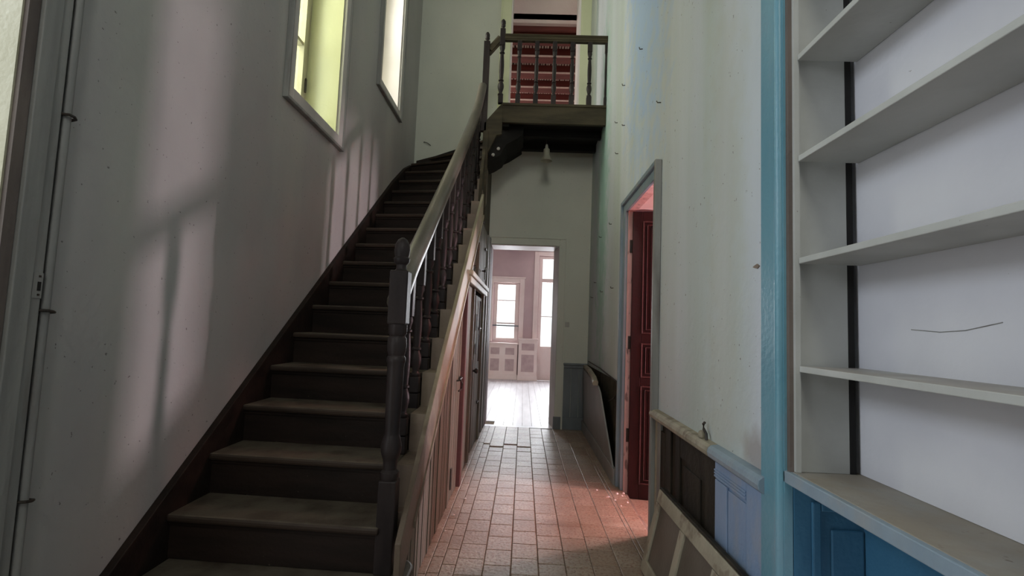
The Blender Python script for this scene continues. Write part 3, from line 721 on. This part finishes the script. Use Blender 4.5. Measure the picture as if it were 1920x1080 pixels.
mb = MB().tube([(-.455, 3.60, .81), (-.425, 3.60, .815), (-.418, 3.64, .79), (-.425, 3.66, .75), (-.44, 3.63, .735)], .006, 6); mb.build('pull_handle', 'iron', pn)
hinge(pn, 3.52, .16, .14)

# lower cupboard door, ajar
d1 = thing('boarded_door', (-.46, 4.3, 0), 'boarded cupboard door beside the dark red post under the stairs', 'door')
boards(d1, 3.98, 4.56, .012, 1.535, wd=.145)
B(-.462, -.444, 4.50, 4.575, .012, 1.535).build('edge_batten', 'boards', d1, bevel=.003)
o = MB().lathe(0, 0, [(.008, 0), (.010, .02), (.022, .03), (.024, .045), (.014, .055)], 14).xf(Matrix.Translation((-.446, 4.60, .80)) @ Matrix.Rotation(PI/2, 4, 'Y')).build('door_knob', 'iron', d1, smooth=True)
B(-.447, -.441, 4.56, 4.60, .74, .90).build('lock_plate', 'iron', d1)
d2 = thing('boarded_door', (-.46, 5.2, 0), 'boarded cupboard door with long bolts nearest the far doorway', 'door')
boards(d2, 4.86, 5.46, .012, 1.50, wd=.15)
hinge(d2, 4.95, 1.24, .16); hinge(d2, 4.95, .98, .10)
bolt(d2, 5.30, 1.18, .14); bolt(d2, 5.36, .42, .10)
MB().tube([(-.448, 5.18, 1.46), (-.446, 5.18, .85)], .007, 6).build('vertical_bolt', 'iron', d2)
fr = thing('door_surround', (-.46, 5.0, 0), 'pale worn frame around the cupboard doors under the stairs', 'door frame')
B(-.475, -.440, 5.50, 5.62, .002, 1.60).build('frame_post', 'boards', fr, bevel=.004)
B(-.475, -.440, 5.88, 6.02, .002, 2.28).build('frame_post', 'grey_wood', fr, bevel=.004)
B(-.480, -.435, 6.14, 6.245, .002, 2.30).build('frame_post', 'grey_wood', fr, bevel=.004)
B(-.475, -.425, 3.98, 5.84, 1.545, 1.60).build('lintel', 'trim_board', fr, bevel=.008)
B(-.475, -.410, 3.98, 5.84, 1.602, 1.645).build('lintel_moulding', 'trim_board', fr, bevel=.010)
B(-.475, -.436, 4.72, 4.76, 1.645, 1.99).build('hatch_post', 'boards', fr)
h1 = thing('hatch_door', (-.46, 4.4, 1.65), 'small triangular boarded hatch under the sloping board', 'door')
boards(h1, 4.14, 4.71, 1.648, lambda y: tl(y)-.004, wd=.14)
MB().tube([(-.458, 4.35, 1.72), (-.43, 4.36, 1.725), (-.43, 4.36, 1.70)], .006, 6).build('hook', 'iron', h1)
h2 = thing('hatch_door', (-.46, 5.3, 1.65), 'tall boarded hatch with iron hinges above the cupboard doors', 'door')
boards(h2, 4.77, 5.86, 1.648, lambda y: min(tl(y)-.004, 2.285), wd=.155)
hinge(h2, 4.93, 2.18, .15); hinge(h2, 4.93, 1.84, .15); hinge(h2, 5.72, 1.80, .14)
bolt(h2, 5.62, 2.06, .10)
MB().lathe(0, 0, [(.006, 0), (.008, .02), (.018, .03), (.012, .045)], 10).xf(Matrix.Translation((-.455, 5.26, 1.78)) @ Matrix.Rotation(PI/2, 4, 'Y')).build('knob', 'iron', h2, smooth=True)

# ------------------------------------------------------------------ right wall dado between the door and the blue post
wn = thing('dado_panelling', (XR, 2.3, 0), 'half bare, half blue dado panelling below the moulded rail', 'panelling')
XD = XR-.018
B(XD, XR, 2.955, 2.995, 0, .70).build('stile', 'cream', wn, bevel=.003)
B(XD, XR, 2.885, 2.950, 0, .70).build('stile', 'grey_wood', wn, bevel=.003)
B(XR-.004, XR, 2.085, 2.885, 0, .70).build('bare_backing', 'raw_wood', wn)
for (a, b_) in ((2.70, 2.80), (2.55, 2.62), (2.09, 2.20)):
    B(XD+.004, XR-.004, a, b_, 0, .70).build('bare_stile', 'raw_wood', wn, bevel=.003)
B(XD+.006, XR-.004, 2.20, 2.55, .60, .70).build('bare_rail', 'raw_wood', wn)
B(XD+.008, XR-.004, 2.27, 2.50, .05, .57).build('bare_panel', 'raw_wood', wn, bevel=.004)
B(XD+.002, XR-.004, 2.80, 2.885, 0, .66).build('bare_stile', 'raw_wood', wn, bevel=.003)
B(XR-.008, XR, 1.684, 2.083, 0, .70).build('blue_backing', 'blue_pale', wn)
B(XD, XR-.008, 1.684, 1.800, 0, .70).build('blue_stile', 'blue_pale', wn, bevel=.002)
B(XD, XR-.008, 1.966, 2.082, 0, .63).build('blue_stile', 'blue_pale', wn, bevel=.002)
B(XD, XR-.008, 1.802, 2.082, .634, .70).build('blue_rail', 'blue_pale', wn, bevel=.002)
B(XD+.003, XR-.008, 1.807, 1.960, .02, .622).build('blue_panel', 'blue_pale', wn, bevel=.002)
for k in range(3): B(XD-.004, XR-.016, 1.80, 2.082, .640+k*.011, .647+k*.011).build('reeded_bead', 'blue_pale', wn, bevel=.001)
rp2 = [(0, .0), (.030, .004), (.042, .014), (.046, .030), (.042, .046), (.030, .056), (0, .060)]
def rail_y(y0, y1, X, z0, name, mat, par, sc=1.0):
    return MB().prism('y', [(X-a*sc, z0+b_*sc) for a, b_ in rp2], y0, y1).build(name, mat, par, bevel=.003)
rail_y(2.845, 3.035, XR, .700, 'rail_piece', 'cream', wn)
rail_y(2.100, 2.838, XR, .700, 'rail_piece', 'cream', wn)
rail_y(1.655, 2.098, XR, .700, 'rail_piece', 'blue_grey', wn)
hk = thing('iron_hook', (XR-.02, 2.19, .76), 'small broken iron hook standing on the moulded dado rail', 'hook')
MB().tube([(XR-.02, 2.17, .760), (XR-.02, 2.175, .785), (XR-.022, 2.20, .80), (XR-.022, 2.205, .82), (XR-.022, 2.19, .828)], .006, 7).build('hook', 'iron', hk, smooth=True)
MB().lathe(XR-.022, 2.225, [(.012, .760), (.016, .77), (.012, .785), (.004, .79)], 10).build('knob', 'cream', hk, smooth=True)
# blue corner post
bp = thing('corner_post', (XR, 1.61, 0), 'tall glossy blue moulded post between the plaster wall and the shelves', 'post')
B(XR-.024, XR, 1.588, 1.680, 0, 3.4).build('post_board', 'blue', bp, bevel=.003)
MB().lathe(XR-.016, 1.572, [(.016, 0), (.016, 3.4)], 12).build('bead', 'blue', bp, smooth=True)
B(XR-.014, XR+.01, 1.552, 1.562, 0, 3.4).build('inner_board', 'blue', bp)
B(XR-.006, XR+.03, 1.536, 1.553, .79, 3.4).build('bare_edge', 'brown_edge', bp)
B(XR-.010, XR+.0, 1.556, 1.684, 0, .20).build('plinth', 'blue', bp)

# ------------------------------------------------------------------ niche shelving
bk = thing('built_in_shelves', (.92, .2, .806), 'off-white built-in shelves filling the niche on the right', 'shelving')
YE = 1.536; YS = -1.6
B(.820, .966, YE-.001, YE+.018, .807, 3.38).build('end_panel', 'shelf', bk)
B(.806, .821, YE-.012, YE+.0, .807, 3.38).build('front_lipping', 'shelf', bk)
B(.968, .984, YE-.003, YE+.018, .807, 3.38).build('dark_gap', 'black', bk)
B(.998, 1.030, YS, YE+.02, .807, 3.38).build('back_panel', 'shelf_back', bk)
for z in (3.03, 2.70, 2.385, 2.068, 1.748, 1.435, 1.114):
    B(.816, .997, YS, YE-.013, z-.018, z).build('shelf', 'shelf', bk, bevel=.002)
sc = MB().tube([(.9975, 1.33, 1.228), (.9975, 1.24, 1.222), (.9975, 1.17, 1.226), (.9975, 1.08, 1.243)], .0012, 5).build('scratch', 'grey_wood', bk)
ct = thing('counter', (.9, 0, .77), 'dusty deep counter board with chipped pale blue front edge', 'counter')
B(.802, 1.03, YS, 1.575, .778, .806).build('counter_board', 'counter', ct, bevel=.003)
B(.786, .803, YS, 1.585, .770, .805).build('front_edge', 'blue_grey', ct, bevel=.003)
cb = thing('blue_cupboard_recess', (.92, .5, 0), 'deep blue panelled recess below the counter', 'cupboard')
B(.812, 1.012, 1.548, 1.566, 0, .768).build('end_board', 'blue_deep', cb)
for a in ((.86, .885, .02, .72), (.885, 1.010, .695, .72)):
    B(a[0], a[1], 1.538, 1.549, a[2], a[3]).build('end_moulding', 'blue_deep', cb, bevel=.004)
B(.915, 1.008, 1.541, 1.549, .08, .645).build('end_panel', 'blue_deep', cb, bevel=.006)
B(1.012, 1.028, YS, 1.566, 0, .768).build('back_board', 'blue_deep', cb)

# ------------------------------------------------------------------ leaning cupboard frame at the lower right
lf2 = thing('leaning_panel_frame', (.70, 2.2, 0), 'cream two-panel wooden frame leaning against the right dado', 'door')
# frame local: u along its long side, v up its short side, w thickness
A0 = Vector((.655, 2.62, .015)); A1 = Vector((.745, 2.66, .405)); A2 = Vector((.665, 1.30, .02))
U = (Vector((.765, 1.62, .405))-A1).normalized(); V = (A1-A0).normalized(); V = (V-U*V.dot(U)).normalized(); Wn = U.cross(V).normalized()
if Wn.x > 0: Wn = -Wn
R2 = Matrix((( U.x, V.x, Wn.x, A1.x), (U.y, V.y, Wn.y, A1.y), (U.z, V.z, Wn.z, A1.z), (0, 0, 0, 1)))
def lbox(name, mat, u0, u1, v0, v1, w0, w1, bevel=.003): return MB().box(u0, u1, v0, v1, w0, w1).xf(R2).build(name, mat, lf2, bevel=bevel)
lbox('top_rail', 'cream', 0, 1.10, -.062, 0, 0, .026)
lbox('bottom_rail', 'cream', .05, 1.10, -.40, -.338, 0, .026)
lbox('stile', 'cream', 0, .055, -.40, -.064, 0, .026)
lbox('stile', 'cream', .36, .415, -.337, -.064, 0, .026)
lbox('stile', 'cream', .72, .775, -.337, -.064, 0, .026)
lbox('stile', 'cream', 1.05, 1.10, -.337, -.064, 0, .026)
for a, b_ in ((.056, .359), (.416, .719), (.776, 1.049)):
    lbox('panel', 'dull_brown', a, b_, -.337, -.063, .008, .016, 0)
lbox('edge_strip', 'raw_wood', 0, 1.10, .001, .012, -.004, .022)

# leaning grey panel and broken rail in the corridor
gp = MB()
P4 = [(4.14, .085), (6.14, .14), (6.14, .74), (4.62, .705), (4.50, .66)]
vs = []
for (y, z) in P4: vs.append(((.755 if z < .3 else (.735 if y > 5.5 else .690)), y, z))
n5 = len(vs)
gp.add(vs+[(x+.012, y, z) for x, y, z in vs], [tuple(range(n5)), tuple(range(n5, 2*n5))[::-1]]+[(i, (i+1) % n5, n5+(i+1) % n5, n5+i) for i in range(n5)])
tag(gp.build('loose_dado_panel', 'panel_grey'), 'large grey board come loose and leaning out of the corridor dado', 'board')
br = MB().sweep([(.775, YB-.05, .765), (.745, 5.6, .765), (.70, 4.95, .75), (.665, 4.60, .735)], [(-.02, -.02), (.022, -.022), (.030, 0), (.018, .022), (-.012, .026), (-.024, .01)])
tag(br.build('broken_dado_rail', 'cream', bevel=.002), 'broken cream dado rail jutting out above the loose grey board', 'rail')
cbm = MB().tube([(.79, 6.1, .84), (.788, 5.2, .83), (.79, 4.3, .79), (.785, 4.13, .73), (.76, 4.2, .66), (.76, 4.45, .60)], .006, 6)
tag(cbm.build('loose_cable', 'iron', smooth=True), 'thin dark cable hanging on the wall above the loose grey board', 'cable')

# far room joinery
def panelled(name, x0, x1, z1, cols, label, cat, depth):
    t = thing(name, ((x0+x1)/2, YF-depth/2, 0), label, cat)
    B(x0, x1, YF-depth, YF-.002, .0, z1).build('body', 'far_paint', t, bevel=.004)
    B(x0-.02, x1+.02, YF-depth-.03, YF-.002, z1, z1+.035).build('top_board', 'far_paint', t, bevel=.006)
    B(x0-.012, x1+.012, YF-depth-.02, YF-depth, 0, .12).build('plinth', 'far_paint', t, bevel=.004)
    wd = (x1-x0)/cols
    for k in range(cols):
        a, b_ = x0+k*wd+.07, x0+(k+1)*wd-.07
        for (p, q) in ((.20, z1-.34), (z1-.24, z1-.08)):
            ip = B(a, b_, YF-depth-.006, YF-depth+.001, p, q).build('inset_panel', 'far_panel', t)
            for e in ((a-.022, a, p-.022, q+.022), (b_, b_+.022, p-.022, q+.022), (a, b_, p-.022, p), (a, b_, q, q+.022)):
                B(e[0], e[1], YF-depth-.014, YF-depth+.001, e[2], e[3]).build('panel_moulding', 'far_paint', ip)
panelled('window_seat_cupboard', -.82, -.12, .82, 2, 'pale low panelled cupboard under the far room window', 'cupboard', .10)
panelled('panelled_pedestal', -.09, .345, .94, 1, 'narrow panelled pedestal between far window and glazed door', 'cupboard', .20)

# ------------------------------------------------------------------ small things
t = thing('light_switch', (.540, YB, 1.24), 'small old white switch on the back wall right of the doorway', 'switch')
B(.515, .565, YB-.010, YB, 1.24, 1.30).build('plate', 'casing_white', t, bevel=.004)
B(.533, .547, YB-.022, YB-.010, 1.262, 1.278).build('toggle', 'casing_white', t)
NL = [(3.583, 3.272), (4.746, 2.214), (5.364, 2.2), (5.198, 1.605), (4.58, 1.593), (5.679, 1.743), (5.91, 1.589), (4.555, 3.122), (4.232, 3.319), (4.492, 2.807), (3.05, 2.62), (4.2, 2.95)]
n0 = None
for i, (y, z) in enumerate(NL):
    if i == 0:
        mb = MB().tube([(XR, y, z), (XR-.022, y, z-.002), (XR-.026, y-.003, z+.012)], .0035, 6)
        o = mb.build('wall_nail', 'iron', origin=(XR, y, z)); n0 = o
    else:
        o = n0.copy(); C.objects.link(o); put(o, (XR, y, z)); o.rotation_euler = (random.uniform(-2, 2), 0, 0)
    tag(o, 'small bent dark nail sticking out of the right wall plaster', 'nail', 'nails in the right wall')
o = MB().tube([(-1.355, YB, 3.514), (-1.35, YB-.03, 3.516), (-1.30, YB-.035, 3.50), (-1.26, YB-.03, 3.47)], .0045, 6).build('wall_nail', 'iron')
tag(o, 'bent nail with a wisp in the back wall above the upper steps', 'nail')
o = MB().prism('x', [(1.735, 1.437), (1.752, 1.446), (1.772, 1.442), (1.785, 1.438), (1.768, 1.433), (1.750, 1.429)], XR-.004, XR).build('rusty_flake', 'string')
tag(o, 'small brown flake stuck to the right wall beside the blue post', 'flake')
c0 = None
for i, (x, y) in enumerate(((.74, 3.88), (.77, 3.84), (.70, 3.74), (.79, 3.90), (.66, 3.80), (.72, 3.62), (.78, 3.70), (.60, 3.95), (-.36, 3.62), (-.40, 3.30), (-.38, 3.45), (-.41, 3.05))):
    if c0 is None:
        me = MB(); r = .013
        me.add([(r*.9, 0, .001), (0, r, .0), (-r, .2*r, 0), (-.3*r, -r, 0), (.3*r, .1*r, .011), (-.4*r, .2*r, .009)], [(0, 1, 4), (1, 2, 5), (1, 5, 4), (2, 3, 5), (3, 0, 4), (3, 4, 5), (0, 3, 2, 1)])
        o = me.build('plaster_crumb', 'crumb', origin=(0, 0, 0)); put(o, (x, y, .002)); c0 = o
    else:
        o = c0.copy(); C.objects.link(o); put(o, (x, y, .002)); o.rotation_euler = (0, 0, i*1.3); s = .6+.12*(i % 5); o.scale = (s, s*1.2, s*.8)
    tag(o, 'small pale plaster crumb on the tiles before the red door' if i < 8 else 'small pale plaster crumb on the tiles along the stair boarding', 'crumb',
        'plaster crumbs by the red door' if i < 8 else 'plaster crumbs along the stair boarding')
